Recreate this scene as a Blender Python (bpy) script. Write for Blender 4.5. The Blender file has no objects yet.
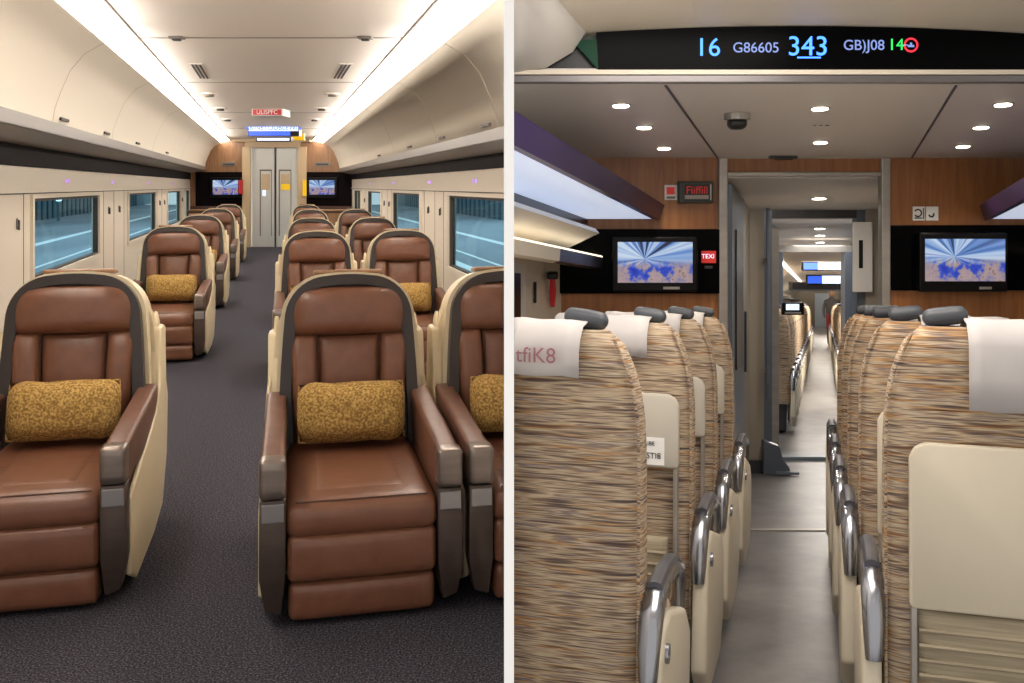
import bpy, bmesh, math, random
from math import sin, cos, pi, radians as R
from mathutils import Vector, Matrix
random.seed(7)
SC = bpy.context.scene
COL = SC.collection
EYE = 1.72
KL = -0.275            # the brown-seat carriage runs off this way (dx per metre of depth)
KR = 0.276             # the striped-seat carriage
DR = 0.118             # its fall per metre
def LM(a, y, h): return Vector((a + KL*y, y, h))
def RM(a, y, e): return Vector((a + KR*y, y, EYE - DR*y + e - 1.3))
YAWL = R(14.2); YAWR = -R(15.4); PITR = -R(6.7)

# ------------------------------------------------------------------ materials
def srgb(c):
    return tuple((x/12.92 if x <= .04045 else ((x+.055)/1.055)**2.4) for x in [v/255 for v in c]) + (1,)
def mat(name, col, rough=.5, metal=0., emit=None, es=0., spec=.5, coat=0):
    m = bpy.data.materials.new(name); m.use_nodes = True
    b = m.node_tree.nodes['Principled BSDF']
    b.inputs['Base Color'].default_value = srgb(col)
    b.inputs['Roughness'].default_value = rough
    b.inputs['Metallic'].default_value = metal
    b.inputs['Specular IOR Level'].default_value = spec
    b.inputs['Coat Weight'].default_value = coat
    if emit:
        b.inputs['Emission Color'].default_value = srgb(emit); b.inputs['Emission Strength'].default_value = es
    return m
def nodes(m): return m.node_tree.nodes, m.node_tree.links, m.node_tree.nodes['Principled BSDF']
def coords(m, scale, rot=(0,0,0), kind='Object'):
    n, l, b = nodes(m)
    tc = n.new('ShaderNodeTexCoord'); mp = n.new('ShaderNodeMapping')
    mp.inputs['Scale'].default_value = scale; mp.inputs['Rotation'].default_value = rot
    l.new(tc.outputs[kind], mp.inputs['Vector']); return mp.outputs['Vector']
def noise(m, vec, scale, detail=2, rough=.5, dist=0):
    n, l, b = nodes(m); t = n.new('ShaderNodeTexNoise')
    t.inputs['Scale'].default_value = scale; t.inputs['Detail'].default_value = detail
    t.inputs['Roughness'].default_value = rough; t.inputs['Distortion'].default_value = dist
    l.new(vec, t.inputs['Vector']); return t.outputs['Fac']
def ramp(m, fac, stops, interp='LINEAR'):
    n, l, b = nodes(m); r = n.new('ShaderNodeValToRGB'); r.color_ramp.interpolation = interp
    e = r.color_ramp.elements
    while len(e) < len(stops): e.new(.5)
    for k, (p, c) in enumerate(stops): e[k].position = p; e[k].color = srgb(c)
    l.new(fac, r.inputs['Fac']); return r.outputs['Color']
def bump(m, fac, strength, dist=.002):
    n, l, b = nodes(m); t = n.new('ShaderNodeBump')
    t.inputs['Strength'].default_value = strength; t.inputs['Distance'].default_value = dist
    l.new(fac, t.inputs['Height']); l.new(t.outputs['Normal'], b.inputs['Normal'])
def setcol(m, c): n, l, b = nodes(m); l.new(c, b.inputs['Base Color'])
def mottled(name, c1, c2, sc, scale=(1,1,1), rough=.6, bs=.0, detail=3, metal=0, lo=.35, hi=.65, bd=.002, spec=.5):
    m = mat(name, c1, rough, metal, spec=spec); v = coords(m, scale); f = noise(m, v, sc, detail)
    setcol(m, ramp(m, f, [(lo, c1), (hi, c2)]))
    if bs: bump(m, f, bs, bd)
    return m
M = {}
M['leather'] = mottled('brown leather', (108,69,50), (118,77,57), 14, rough=.36, bs=.12, detail=8, bd=.001)
M['seam'] = mat('dark stitching', (70,42,30), .7)
M['armleather'] = mottled('arm leather', (98,64,49), (108,72,56), 14, rough=.45, bs=.1, detail=8, bd=.001)
M['rim'] = mat('dark brown rim', (44,33,28), .35)
M['cream'] = mat('cream shell plastic', (212,196,164), .42)
M['capmetal'] = mottled('brushed metal cap', (138,126,118), (126,114,106), 4, (1,1,6), .33, metal=.75)
M['capdark'] = mottled('dark brushed metal', (84,71,65), (76,64,58), 4, (1,1,6), .4, metal=.6)
m = mat('mustard pillow weave', (176,134,60), .9); v = coords(m, (1,1,1)); f = noise(m, v, 90, 2); setcol(m, ramp(m, f, [(.35,(126,94,44)),(.5,(164,128,66)),(.65,(200,164,96))])); bump(m, f, .6, .004); M['pillow'] = m
m = mat('charcoal carpet', (70,66,72), .95, spec=.1); v = coords(m, (1,1,1)); f = noise(m, v, 120, 2, .8); setcol(m, ramp(m, f, [(.34,(26,26,32)),(.50,(52,50,58)),(.64,(100,97,104))])); bump(m, f, .5, .004); M['carpet'] = m
M['ceil'] = mat('warm white ceiling', (236,226,214), .5)
M['bin'] = mat('cream bin panel', (226,217,202), .4)
M['wallc'] = mat('cream wall panel', (224,213,197), .45)
M['strip'] = mat('light diffuser', (255,250,240), .5, emit=(255,244,230), es=9.0)
M['shelf'] = mat('grey metal rack', (122,116,112), .4, .5)
M['shelfu'] = mat('rack underside', (150,144,138), .45, .2)
M['gloss'] = mat('glossy dark band', (20,14,15), .6, spec=.05)
M['badge'] = mat('satin metal badge', (150,146,146), .3, .6)
M['seamline'] = mat('panel seam', (120,108,98), .7)
M['seamsoft'] = mat('soft panel seam', (176,160,138), .7)
M['seamd'] = mat('dark seam', (60,54,50), .7)
def wood(name, a, b, c, axis=(14,14,.9)):
    m = mat(name, a, .38); v = coords(m, axis); f = noise(m, v, 2.2, 5, .6, .6)
    setcol(m, ramp(m, f, [(.3,a),(.5,b),(.7,c)])); return m
M['wood'] = wood('walnut veneer', (128,80,42), (148,95,52), (162,108,63))
M['woodl'] = wood('brown end panel', (128,94,68), (146,108,78), (158,120,88))
M['woodd'] = wood('dark brown end panel', (74,46,34), (84,54,40), (96,64,48))
M['beige'] = mat('beige door surround', (200,176,142), .45)
M['doorg'] = mat('grey door leaf', (206,207,205), .4, .2)
M['dark'] = mat('near black', (18,18,20), .3)
M['blackgloss'] = mat('black glass panel', (5,5,6), .25, spec=.04)
M['bezel'] = mat('black screen bezel', (9,9,11), .35, spec=.2)
M['steel'] = mottled('brushed steel', (170,166,160), (158,154,148), 3, (1,1,4), .38, metal=.6)
M['steeld'] = mat('dark satin steel', (120,116,116), .3, .7)
M['silver'] = mat('polished arm metal', (150,152,158), .22, .95)
M['armgrey'] = mat('grey arm pad', (74,74,80), .35, .3)
M['knob'] = mat('dark grey plastic grip', (62,66,72), .5)
M['cove'] = mat('pale cove panel', (226,216,196), .5)
M['tray'] = mat('cream tray plastic', (196,186,166), .4)
M['traycool'] = mat('grey cream tray plastic', (176,170,158), .4)
M['pocket'] = mottled('pleated seat pocket', (160,148,124), (140,128,106), 10, (.5,1,14), .7)
M['cloth'] = mottled('white cloth cover', (184,180,177), (174,169,168), 5, rough=.9, spec=.1, bs=.15, bd=.01)
M['ink'] = mat('maroon ink', (140,92,98), .8)
M['white'] = mat('white sticker', (232,232,230), .5)
M['blk'] = mat('black print', (30,30,32), .5)
M['red'] = mat('red print', (206,44,40), .45, emit=(206,44,40), es=.15)
M['redp'] = mat('red plastic', (196,40,48), .4)
M['yellow'] = mat('yellow sign', (236,190,20), .5, emit=(236,190,20), es=.25)
M['part'] = mat('white partition paint', (250,250,250), .6)
M['ceilr'] = mat('pale grey ceiling panel', (222,216,210), .5)
M['ceilr2'] = mat('cream ceiling panel', (232,222,204), .5)
M['whitebin'] = mat('white bin panel', (226,222,216), .4)
M['purple'] = mat('violet rack edge', (58,44,92), .3, .3)
M['rackled'] = mat('rack underside diffuser', (196,206,224), .45, emit=(200,212,235), es=.6)
M['coolled'] = mat('blue light line', (20,20,60), .4, emit=(24,34,150), es=.5)
M['warmled'] = mat('warm light line', (255,240,200), .4, emit=(255,238,208), es=1.4)
M['down'] = mat('downlight lens', (255,250,240), .4, emit=(255,240,214), es=14)
m = mat('grey vinyl floor', (104,102,104), .32); v = coords(m, (1,1,1)); f = noise(m, v, 3.5, 6, .65)
setcol(m, ramp(m, f, [(.3,(84,82,84)),(.7,(124,120,118))])); M['vinyl'] = m
M['grey1'] = mat('warm grey wall', (150,140,126), .5)
M['grey2'] = mat('blue grey frame', (104,112,124), .35, .4)
M['greyd'] = mat('dark grey panel', (50,50,54), .35)
M['step'] = mat('grey blue step edge', (110,120,130), .4)
M['green'] = mat('painted green reflection', (22,70,50), .3, spec=.1)  # colour of a green reflection painted on the header
M['ledblue'] = mat('blue led', (20,60,160), .5, emit=(70,140,255), es=2.2)
M['ledpale'] = mat('pale led', (80,90,120), .5, emit=(120,140,200), es=1.1)
M['ledgreen'] = mat('green led', (20,140,60), .5, emit=(40,210,90), es=1.4)
M['ledred'] = mat('red led', (160,30,40), .5, emit=(230,40,60), es=1.4)
M['dispblue'] = mat('blue display', (40,70,210), .4, emit=(50,100,220), es=.8)
M['dispwhite'] = mat('white display', (230,236,255), .4, emit=(200,220,250), es=.85)
M['glowviolet'] = mat('violet seat light', (190,150,230), .4, emit=(170,130,235), es=1.0)
M['greenish'] = mat('dark green casing', (42,52,46), .4)
M['fardoor'] = mat('pale blue door', (190,204,218), .5)
M['jacket'] = mat('dark jacket', (96,92,92), .9)
M['skin'] = mat('skin', (196,150,120), .6)
M['hair'] = mat('black hair', (24,20,20), .6)
M['redcloth'] = mat('red cloth', (170,50,44), .9)
M['snow'] = mottled('blue grey platform paving', (96,112,124), (132,150,162), .5, (.6,.12,1), .7)
M['paint'] = mat('pale platform line', (220,235,240), .6)
M['fence'] = mat('teal fence', (84,118,130), .7)
M['slat'] = mat('dark teal slats', (56,86,98), .7)
M['lamp'] = mat('platform lamp', (210,240,250), .5, emit=(190,235,250), es=4)
# screens
def screen_mat(name, seed, es):
    m = mat(name, (60,90,180), .2); n, l, b = nodes(m)
    v = coords(m, (1,1,1)); 
    ad = n.new('ShaderNodeVectorMath'); ad.operation = 'ADD'; ad.inputs[1].default_value = (.06,0,-.02); l.new(v, ad.inputs[0])
    sx = n.new('ShaderNodeSeparateXYZ'); l.new(ad.outputs[0], sx.inputs[0])
    at = n.new('ShaderNodeMath'); at.operation = 'ARCTAN2'; 
    l.new(sx.outputs['Z'], at.inputs[0]); l.new(sx.outputs['X'], at.inputs[1])
    cb = n.new('ShaderNodeCombineXYZ'); mu = n.new('ShaderNodeMath'); mu.operation='MULTIPLY'; mu.inputs[1].default_value = 1.5
    l.new(at.outputs[0], mu.inputs[0]); l.new(mu.outputs[0], cb.inputs[0]); cb.inputs[1].default_value = seed
    f = noise(m, cb.outputs[0], 2.6, 1, .5)
    c1 = ramp(m, f, [(.3,(30,36,60)),(.42,(90,130,196)),(.52,(150,180,220)),(.60,(200,216,234)),(.7,(90,120,190))])
    f2 = noise(m, v, 14, 4, .6); c2 = ramp(m, f2, [(.30,(30,50,170)),(.42,(50,80,190)),(.47,(140,130,150)),(.58,(176,150,146)),(.70,(50,44,54))])
    mx = n.new('ShaderNodeMix'); mx.data_type = 'RGBA'
    st = n.new('ShaderNodeMapRange'); st.inputs['From Min'].default_value = .0; st.inputs['From Max'].default_value = -.05
    l.new(sx.outputs['Z'], st.inputs['Value']); l.new(st.outputs[0], mx.inputs[0]); l.new(c1, mx.inputs[6]); l.new(c2, mx.inputs[7])
    b.inputs['Base Color'].default_value = (.01,.01,.015,1); l.new(mx.outputs[2], b.inputs['Emission Color']); b.inputs['Emission Strength'].default_value = es
    return m
M['screen'] = screen_mat('cabin picture screen', 1.3, .8)
M['screen2'] = screen_mat('cabin picture screen two', 4.1, .8)
def streak(name, dark=0):
    m = mat(name, (150,120,90), .92, spec=.15); n, l, b = nodes(m)
    v = coords(m, (8, 8, 190)); f = noise(m, v, 1.0, 1.5, .5)
    c1 = ramp(m, f, [(.28,(82,72,74)),(.39,(122,104,88)),(.46,(160,142,120)),(.53,(184,168,144)),(.59,(140,118,96)),(.66,(116,108,114)),(.76,(192,176,152))])
    v2 = coords(m, (6, 6, 120)); f2 = noise(m, v2, 1.0, 1)
    c2 = ramp(m, f2, [(.56,(255,255,255)),(.68,(246,206,156))])
    mx = n.new('ShaderNodeMix'); mx.data_type='RGBA'; mx.blend_type='MULTIPLY'; mx.inputs[0].default_value = .8
    l.new(c1, mx.inputs[6]); l.new(c2, mx.inputs[7]); setcol(m, mx.outputs[2]); bump(m, f, .3, .003); return m
M['fabric'] = streak('streaked seat fabric')
m = mat('tinted window glass', (120,170,190), .03); n, l, b = nodes(m)
tr = n.new('ShaderNodeBsdfTransparent'); tr.inputs[0].default_value = (.66,.82,.88,1); gl = n.new('ShaderNodeBsdfGlossy'); gl.inputs['Roughness'].default_value = .04
gl.inputs[0].default_value = (.8,.9,.95,1)
ms = n.new('ShaderNodeMixShader'); ms.inputs[0].default_value = .07; l.new(tr.outputs[0], ms.inputs[1]); l.new(gl.outputs[0], ms.inputs[2])
l.new(ms.outputs[0], n['Material Output'].inputs['Surface']); M['glass'] = m

# ------------------------------------------------------------------ objects
def link(name, me, parent=None, material=None):
    o = bpy.data.objects.new(name, me); COL.objects.link(o)
    if parent: o.parent = parent
    if material: me.materials.append(M[material])
    return o
def tag(o, label=None, cat=None, group=None, kind=None):
    if label: o['label'] = label
    if cat: o['category'] = cat
    if group: o['group'] = group
    if kind: o['kind'] = kind
    return o
def thing(name, label, cat, loc=(0,0,0), rot=(0,0,0), group=None):
    o = bpy.data.objects.new(name, None); COL.objects.link(o); o.location = loc; o.rotation_euler = rot
    o.empty_display_size = .05
    return tag(o, label, cat, group)
def build(name, bm, material, parent=None, smooth=False, at=None, rot=None):
    bmesh.ops.recalc_face_normals(bm, faces=bm.faces)
    me = bpy.data.meshes.new(name); bm.to_mesh(me); bm.free()
    if smooth:
        me.polygons.foreach_set('use_smooth', [True]*len(me.polygons))
        try: me.set_sharp_from_angle(angle=R(40))
        except Exception: pass
    o = link(name, me, parent, material)
    if at is not None: o.location = at
    if rot is not None: o.rotation_euler = rot
    return o
def recentre(o):
    """move an unparented mesh's origin to the middle of its vertices"""
    c = sum((v.co for v in o.data.vertices), Vector())/max(1, len(o.data.vertices))
    for v in o.data.vertices: v.co -= c
    o.location = c; return o
def box(bm, x0, x1, y0, y1, z0, z1, mp=None):
    vs = [bm.verts.new((mp(x,y,z) if mp else (x,y,z))) for x in (x0,x1) for y in (y0,y1) for z in (z0,z1)]
    for f in ((0,1,3,2),(4,6,7,5),(0,4,5,1),(2,3,7,6),(0,2,6,4),(1,5,7,3)): bm.faces.new([vs[i] for i in f])
    return vs
def bbox(x0,x1,y0,y1,z0,z1,bev=0,seg=2):
    bm = bmesh.new(); box(bm,x0,x1,y0,y1,z0,z1)
    if bev: bmesh.ops.bevel(bm, geom=bm.edges[:], offset=bev, segments=seg, profile=.5, affect='EDGES')
    return bm
def rbox(cx,cy,cz,sx,sy,sz,r,puff=(0,0,0),n=8):
    """rounded cushion box: full sizes sx sy sz, corner radius r, faces bulged by puff"""
    bm = bmesh.new(); bmesh.ops.create_cube(bm, size=2)
    bmesh.ops.subdivide_edges(bm, edges=bm.edges[:], cuts=n, use_grid_fill=True)
    h = Vector((sx/2, sy/2, sz/2))
    for v in bm.verts:
        u = v.co.copy()
        p = Vector([sin(u[i]*pi/2)*h[i] for i in range(3)])
        q = Vector([max(-(h[i]-min(r,h[i])), min(h[i]-min(r,h[i]), p[i])) for i in range(3)])
        d = p-q
        if d.length > 1e-9: p = q + d.normalized()*min(r, min(h))*1.0 if sum(abs(c)>1e-9 for c in d)>0 else p
        for i in range(3):
            if abs(abs(u[i])-1) < 1e-6:
                j, k = [a for a in range(3) if a != i]
                p[i] += math.copysign(puff[i]*(1-u[j]**2)*(1-u[k]**2), u[i])
        v.co = p + Vector((cx,cy,cz))
    return bm
def prism(poly, axis, t0, t1, bev=0, seg=2, mp=None):
    """polygon extruded along axis; poly gives the two other coordinates in xyz order"""
    bm = bmesh.new()
    def P(p, t):
        if axis == 'x': c = (t, p[0], p[1])
        elif axis == 'y': c = (p[0], t, p[1])
        else: c = (p[0], p[1], t)
        return mp(*c) if mp else c
    a = [bm.verts.new(P(p,t0)) for p in poly]; b = [bm.verts.new(P(p,t1)) for p in poly]
    n = len(poly)
    bm.faces.new(a); bm.faces.new(b[::-1])
    for i in range(n): bm.faces.new((a[i], b[i], b[(i+1)%n], a[(i+1)%n]))
    bmesh.ops.recalc_face_normals(bm, faces=bm.faces)
    if bev:
        bmesh.ops.bevel(bm, geom=bm.edges[:], offset=bev, segments=seg, profile=.5, affect='EDGES', clamp_overlap=True)
    return bm
def band(A, B, y0, y1):
    """ring between two open outlines (x,z lists of one length), from y0 to y1"""
    bm = bmesh.new(); n = len(A)
    g = [[bm.verts.new((p[0], y, p[1])) for p in L] for L, y in ((A,y0),(A,y1),(B,y1),(B,y0))]
    for i in range(n-1):
        for k in range(4): bm.faces.new((g[k][i], g[k][i+1], g[(k+1)%4][i+1], g[(k+1)%4][i]))
    bm.faces.new([g[k][0] for k in range(4)]); bm.faces.new([g[k][-1] for k in range(4)][::-1])
    return bm
def pad(hw, z0, z1, t, y=0, nu=12, nv=14, xoff=0, ex=4, pw=.4):
    """upholstered panel facing -y: half width hw(z), bulge t"""
    bm = bmesh.new(); F = []; Bk = []
    for j in range(nv+1):
        v = -1 + 2*j/nv; vv = sin(v*pi/2); z = (z0+z1)/2 + vv*(z1-z0)/2
        rF = []; rB = []
        for i in range(nu+1):
            u = sin((-1 + 2*i/nu)*pi/2)
            w = hw(z); w = w if isinstance(w, tuple) else (-w, w)
            x = xoff + (w[0]+w[1])/2 + u*(w[1]-w[0])/2
            k = max(0, (1-abs(u)**ex)*(1-abs(vv)**ex))**pw
            rF.append(bm.verts.new((x, y - .004 - t*k, z))); rB.append(bm.verts.new((x, y, z)))
        F.append(rF); Bk.append(rB)
    for j in range(nv):
        for i in range(nu):
            bm.faces.new((F[j][i], F[j][i+1], F[j+1][i+1], F[j+1][i]))
            bm.faces.new((Bk[j][i], Bk[j+1][i], Bk[j+1][i+1], Bk[j][i+1]))
    for j in range(nv):
        for i in (0, nu): bm.faces.new((F[j][i], F[j+1][i], Bk[j+1][i], Bk[j][i]))
    for i in range(nu):
        for j in (0, nv): bm.faces.new((F[j][i], F[j][i+1], Bk[j][i+1], Bk[j][i]))
    return bm
def xf(bm, mtx): bmesh.ops.transform(bm, matrix=mtx, verts=bm.verts); return bm
def merge(*bms):
    out = bmesh.new()
    for b in bms:
        me = bpy.data.meshes.new('t'); b.to_mesh(me); b.free(); out.from_mesh(me); bpy.data.meshes.remove(me)
    return out
def tube(pts, r, n=8, flat=1.0, closed=False):
    bm = bmesh.new(); rings = []
    pts = [Vector(p) for p in pts]
    for i, p in enumerate(pts):
        d = (pts[min(i+1,len(pts)-1)] - pts[max(i-1,0)]).normalized()
        s = d.cross(Vector((1,0,0)));
        if s.length < .1: s = d.cross(Vector((0,0,1)))
        s.normalize(); w = d.cross(s).normalized()
        rr = r[i] if isinstance(r, (list,tuple)) else r
        rings.append([bm.verts.new(p + s*cos(2*pi*k/n)*rr*flat + w*sin(2*pi*k/n)*rr) for k in range(n)])
    for a, b in zip(rings, rings[1:]):
        for k in range(n): bm.faces.new((a[k], a[(k+1)%n], b[(k+1)%n], b[k]))
    bm.faces.new(rings[0][::-1]); bm.faces.new(rings[-1])
    return bm
def disc(c, r, h, n=20, mp=None):
    bm = bmesh.new()
    a = [bm.verts.new((c[0]+r*cos(2*pi*k/n), c[1]+r*sin(2*pi*k/n), c[2])) for k in range(n)]
    b = [bm.verts.new((c[0]+r*cos(2*pi*k/n), c[1]+r*sin(2*pi*k/n), c[2]+h)) for k in range(n)]
    bm.faces.new(a); bm.faces.new(b[::-1])
    for k in range(n): bm.faces.new((a[k], b[k], b[(k+1)%n], a[(k+1)%n]))
    return bm
def copy_tree(o, parent=None):
    c = o.copy(); COL.objects.link(c); c.parent = parent
    for ch in [x for x in list(COL.objects) if x.parent == o]: copy_tree(ch, c)
    return c
def text(name, s, size, material, parent, loc, rot=(pi/2,0,0), ext=.001, align='CENTER'):
    cu = bpy.data.curves.new(name, 'FONT'); cu.body = s; cu.size = size; cu.align_x = align; cu.align_y = 'CENTER'; cu.extrude = ext
    tmp = bpy.data.objects.new('tmp', cu); COL.objects.link(tmp)
    dg = bpy.context.evaluated_depsgraph_get(); dg.update()
    me = bpy.data.meshes.new_from_object(tmp.evaluated_get(dg)); bpy.data.objects.remove(tmp)
    me.materials.clear()
    o = link(name, me, parent, material); o.location = loc; o.rotation_euler = rot
    return o
def struct(name, bm, material, mid=True, smooth=False):
    o = build(name, bm, material, smooth=smooth)
    if mid: recentre(o)
    o['kind'] = 'structure'; return o
# straight runs of a carriage: cross-section (a, h) carried from depth y0 to y1
def runL(poly, y0, y1): return prism(poly, 'y', y0, y1, mp=lambda a,y,h: LM(a,y,h))
def runR(poly, y0, y1): return prism(poly, 'y', y0, y1, mp=lambda a,y,h: RM(a,y,h))
def thick(pts, d):
    """open profile -> closed, offset away (dx,dz) = d"""
    return pts + [(p[0]+d[0], p[1]+d[1]) for p in reversed(pts)]
def px(x, y, Y):   # a place seen at depth Y, read off the photograph, as world coordinates
    return Vector(((x-546)/1000*Y, Y, EYE - (y-186)/1000*Y))

# ================================================================== carriage with brown seats
LW, RW, HC, YE, Y0 = -2.28, 2.28, 3.02, 28.2, 1.3
struct('floor', runL([(LW-.1,-.08),(RW+.1,-.08),(RW+.1,0),(LW-.1,0)], Y0, YE+.3), 'carpet', mid=False)
# ceiling: middle, light strips at both sides
struct('ceiling', runL([(-1.17,HC),(1.17,HC),(1.17,HC+.08),(-1.17,HC+.08)], Y0, YE+.2), 'ceil')
for s, nm in ((-1,'left'),(1,'right')):
    k = 1.0 if s < 0 else 1.04
    st = tag(build('ceiling_light_strip', runL([(s*1.17,HC-.015),(s*1.41*k,HC-.085),(s*1.43*k,HC+.04),(s*1.17,HC+.04)], Y0, YE-.02), 'strip'),
        'continuous warm white light strip in the ceiling beside the %s bins' % ('bare-wall side' if 0 else ('longer-window' if s<0 else 'divider')), 'light strip')
    st['label'] = 'warm white ceiling light strip on the left of the brown-seat carriage' if s < 0 else 'warm white ceiling light strip on the right of the brown-seat carriage'
    recentre(st)
    prof = [(1.41,2.935),(1.58,2.84),(1.70,2.70),(1.78,2.52),(1.83,2.38),(1.85,2.26)]
    pf = [(s*a*k, h if s < 0 else h-.05*(3.0-h)/.74) for a, h in prof]
    b = thing('luggage_bin', 'long cream curved luggage bin above the %s windows, beside brown seats' % ('left-hand' if s<0 else 'right-hand'), 'luggage bin', LM(s*1.7,14,2.2))
    def put(nm2, bm, mt, smooth=False, par=None):
        par = par or b
        o = build(nm2, bm, mt, None, smooth)
        for v in o.data.vertices: v.co -= b.location
        o.parent = par; return o
    put('bin_front', runL(thick(pf, (s*.05, .03)), Y0, YE-.05), 'bin', True)
    zb = pf[-1][1]
    put('rack_edge', runL([(s*1.83*k,zb),(s*1.87*k,zb),(s*1.87*k,zb-.07),(s*1.83*k,zb-.10)], Y0, YE-.05), 'shelf')
    wl = LW if s < 0 else RW
    put('rack_shelf', runL([(s*1.86*k,zb-.10),(wl,zb-.17),(wl,zb-.13),(s*1.86*k,zb-.06)], Y0, YE-.05), 'shelfu')
    # lids: seams across the bin front
    for y in (8.45, 11.6, 15.6, 20.6):
        bmS = bmesh.new()
        for (p, q) in zip(pf, pf[1:]):
            vs = [LM(p[0]-s*.002,y,p[1]-.002), LM(q[0]-s*.002,y,q[1]-.002), LM(q[0]-s*.002,y+.02,q[1]-.002), LM(p[0]-s*.002,y+.02,p[1]-.002)]
            vv = [bmS.verts.new(v) for v in vs]; bmS.faces.new(vv)
        put('lid_seam', bmS, 'seamsoft')
    for y in (8.7, 11.0, 13.6, 17.5):
        hh = bmesh.new(); box(hh, s*1.835*k-.012, s*1.835*k+.012, y, y+.34, zb+.035, zb+.06, LM); put('lid_latch', hh, 'seamd')
    # walls with window openings
    wins = [(9.53,13.15),(15.9,19.6),(21.9,24.9),(26.4,27.7)] if s < 0 else [(8.9,12.75),(15.2,18.6),(20.6,23.4),(25.2,27.2)]
    bm = bmesh.new(); zl, zt = .835 if s<0 else .70, 1.60
    w0, w1 = (wl, wl+s*.08)
    box(bm, w0, w1, Y0, YE, 0, zl, LM); box(bm, w0, w1, Y0, YE, zt, HC, LM)
    e = [Y0]+[v for w in wins for v in w]+[YE]
    for i in range(0, len(e), 2): box(bm, w0, w1, e[i], e[i+1], zl, zt, LM)
    struct('wall_'+nm, bm, 'wallc')
    bm = bmesh.new(); box(bm, wl-s*.02, wl+s*.001, Y0, YE-.05, 1.90, zb-.14, LM); struct('trim_1', bm, 'gloss')
    bm = bmesh.new(); box(bm, wl-s*.03, wl+s*.001, Y0, YE-.05, 1.655, 1.675, LM); struct('trim_2', bm, 'bin')
    bm = bmesh.new(); box(bm, wl-s*.006, wl+s*.001, Y0, YE-.05, 1.645, 1.655, LM); struct('trim_3', bm, 'seamd')
    bm = bmesh.new(); box(bm, wl-s*.12, wl+s*.001, Y0, YE-.05, 0, .16, LM); struct('baseboard_'+nm, bm, 'shelf')
    for i, (a, c) in enumerate(wins):
        w = thing('window_%d' % (i+1 + (0 if s<0 else 4)), None, None, LM(wl,(a+c)/2,zl)); w['kind'] = 'structure'
        fr = bmesh.new()
        for (p0,p1,q0,q1) in ((a-.07,c+.07,zl-.06,zl),(a-.07,c+.07,zt,zt+.035),(a-.07,a,zl,zt),(c,c+.07,zl,zt)):
            box(fr, wl-s*.03, wl+s*.06, p0, p1, q0, q1, LM)
        o = build('window_frame', fr, 'wallc'); 
        for v in o.data.vertices: v.co -= w.location
        o.parent = w
        fr = bmesh.new()
        for (p0,p1,q0,q1) in ((a,c,zl,zl+.02),(a,c,zt-.03,zt),(a,a+.06,zl,zt),(c-.06,c,zl,zt)):
            box(fr, wl-s*.005, wl+s*.05, p0, p1, q0, q1, LM)
        o = build('window_gasket', fr, 'seamd')
        for v in o.data.vertices: v.co -= w.location
        o.parent = w
        g = bmesh.new(); box(g, wl+s*.03, wl+s*.04, a, c, zl, zt, LM); o = build('window_pane', g, 'glass')
        for v in o.data.vertices: v.co -= w.location
        o.parent = w
    # coat hooks on the pillars, violet seat lights above the windows
    ys = (8.95, 14.0, 14.95, 20.4, 21.3, 25.6) if s < 0 else (13.4, 14.4, 19.2, 20.0, 24.2)
    for q, y in enumerate(ys):
        t = thing('coat_hook', None, 'hook', LM(wl-s*.001, y, 1.38), (0,0,math.atan(-KL)))
        tag(t, 'small coat hook ' + (['before the large window','between first and second window, nearer one','between first and second window, further one','between second and third window, nearer one','between second and third window, further one','just before the last window'] if s<0 else ['between first and second window, nearer one','between first and second window, further one','between second and third window, nearer one','between second and third window, further one','just before the last window'])[q] + (', left-hand cream wall' if s<0 else ', right-hand cream wall'), group='coat hooks on the window pillars')
        rg = rbox(-s*.008, 0, 0, .016, .07, .15, .03); build('back_plate', rg, 'shelf', t, True)
        build('hook', rbox(-s*.022, 0, -.01, .014, .03, .10, .01), 'seamd', t, True)
    for q, y in enumerate((8.0, 11.1, 14.3, 18.5, 23)):
        if s > 0 and y < 9.5: continue
        t = thing('seat_number_light', 'violet seat number light above %s, %s cream wall' % (['the front wall pillar','the large first window','the second window','the third window','the last window'][q], 'left' if s<0 else 'right'), 'indicator light', LM(wl-s*.003,y,1.775), (0,0,math.atan(-KL)), 'violet seat number lights')
        build('light_lens', rbox(-s*.004, 0, 0, .010, .10, .07, .02), 'glowviolet', t, True)
        build('light_lens', rbox(-s*.004, .16, 0, .010, .08, .07, .02), 'glowviolet', t, True)

# upright joints between the wall panels
for wl, s, ys in ((LW,-1,(9.2,13.6,14.5,15.5,20.0,20.85,25.3)),(RW,1,(13.2,13.9,14.85,18.9,19.6,24.0))):
    for y in ys:
        bm = bmesh.new(); box(bm, wl-s*.003, wl+s*.001, y, y+.018, .16, 1.645, LM); struct('trim_12', bm, 'seamline')
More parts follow.
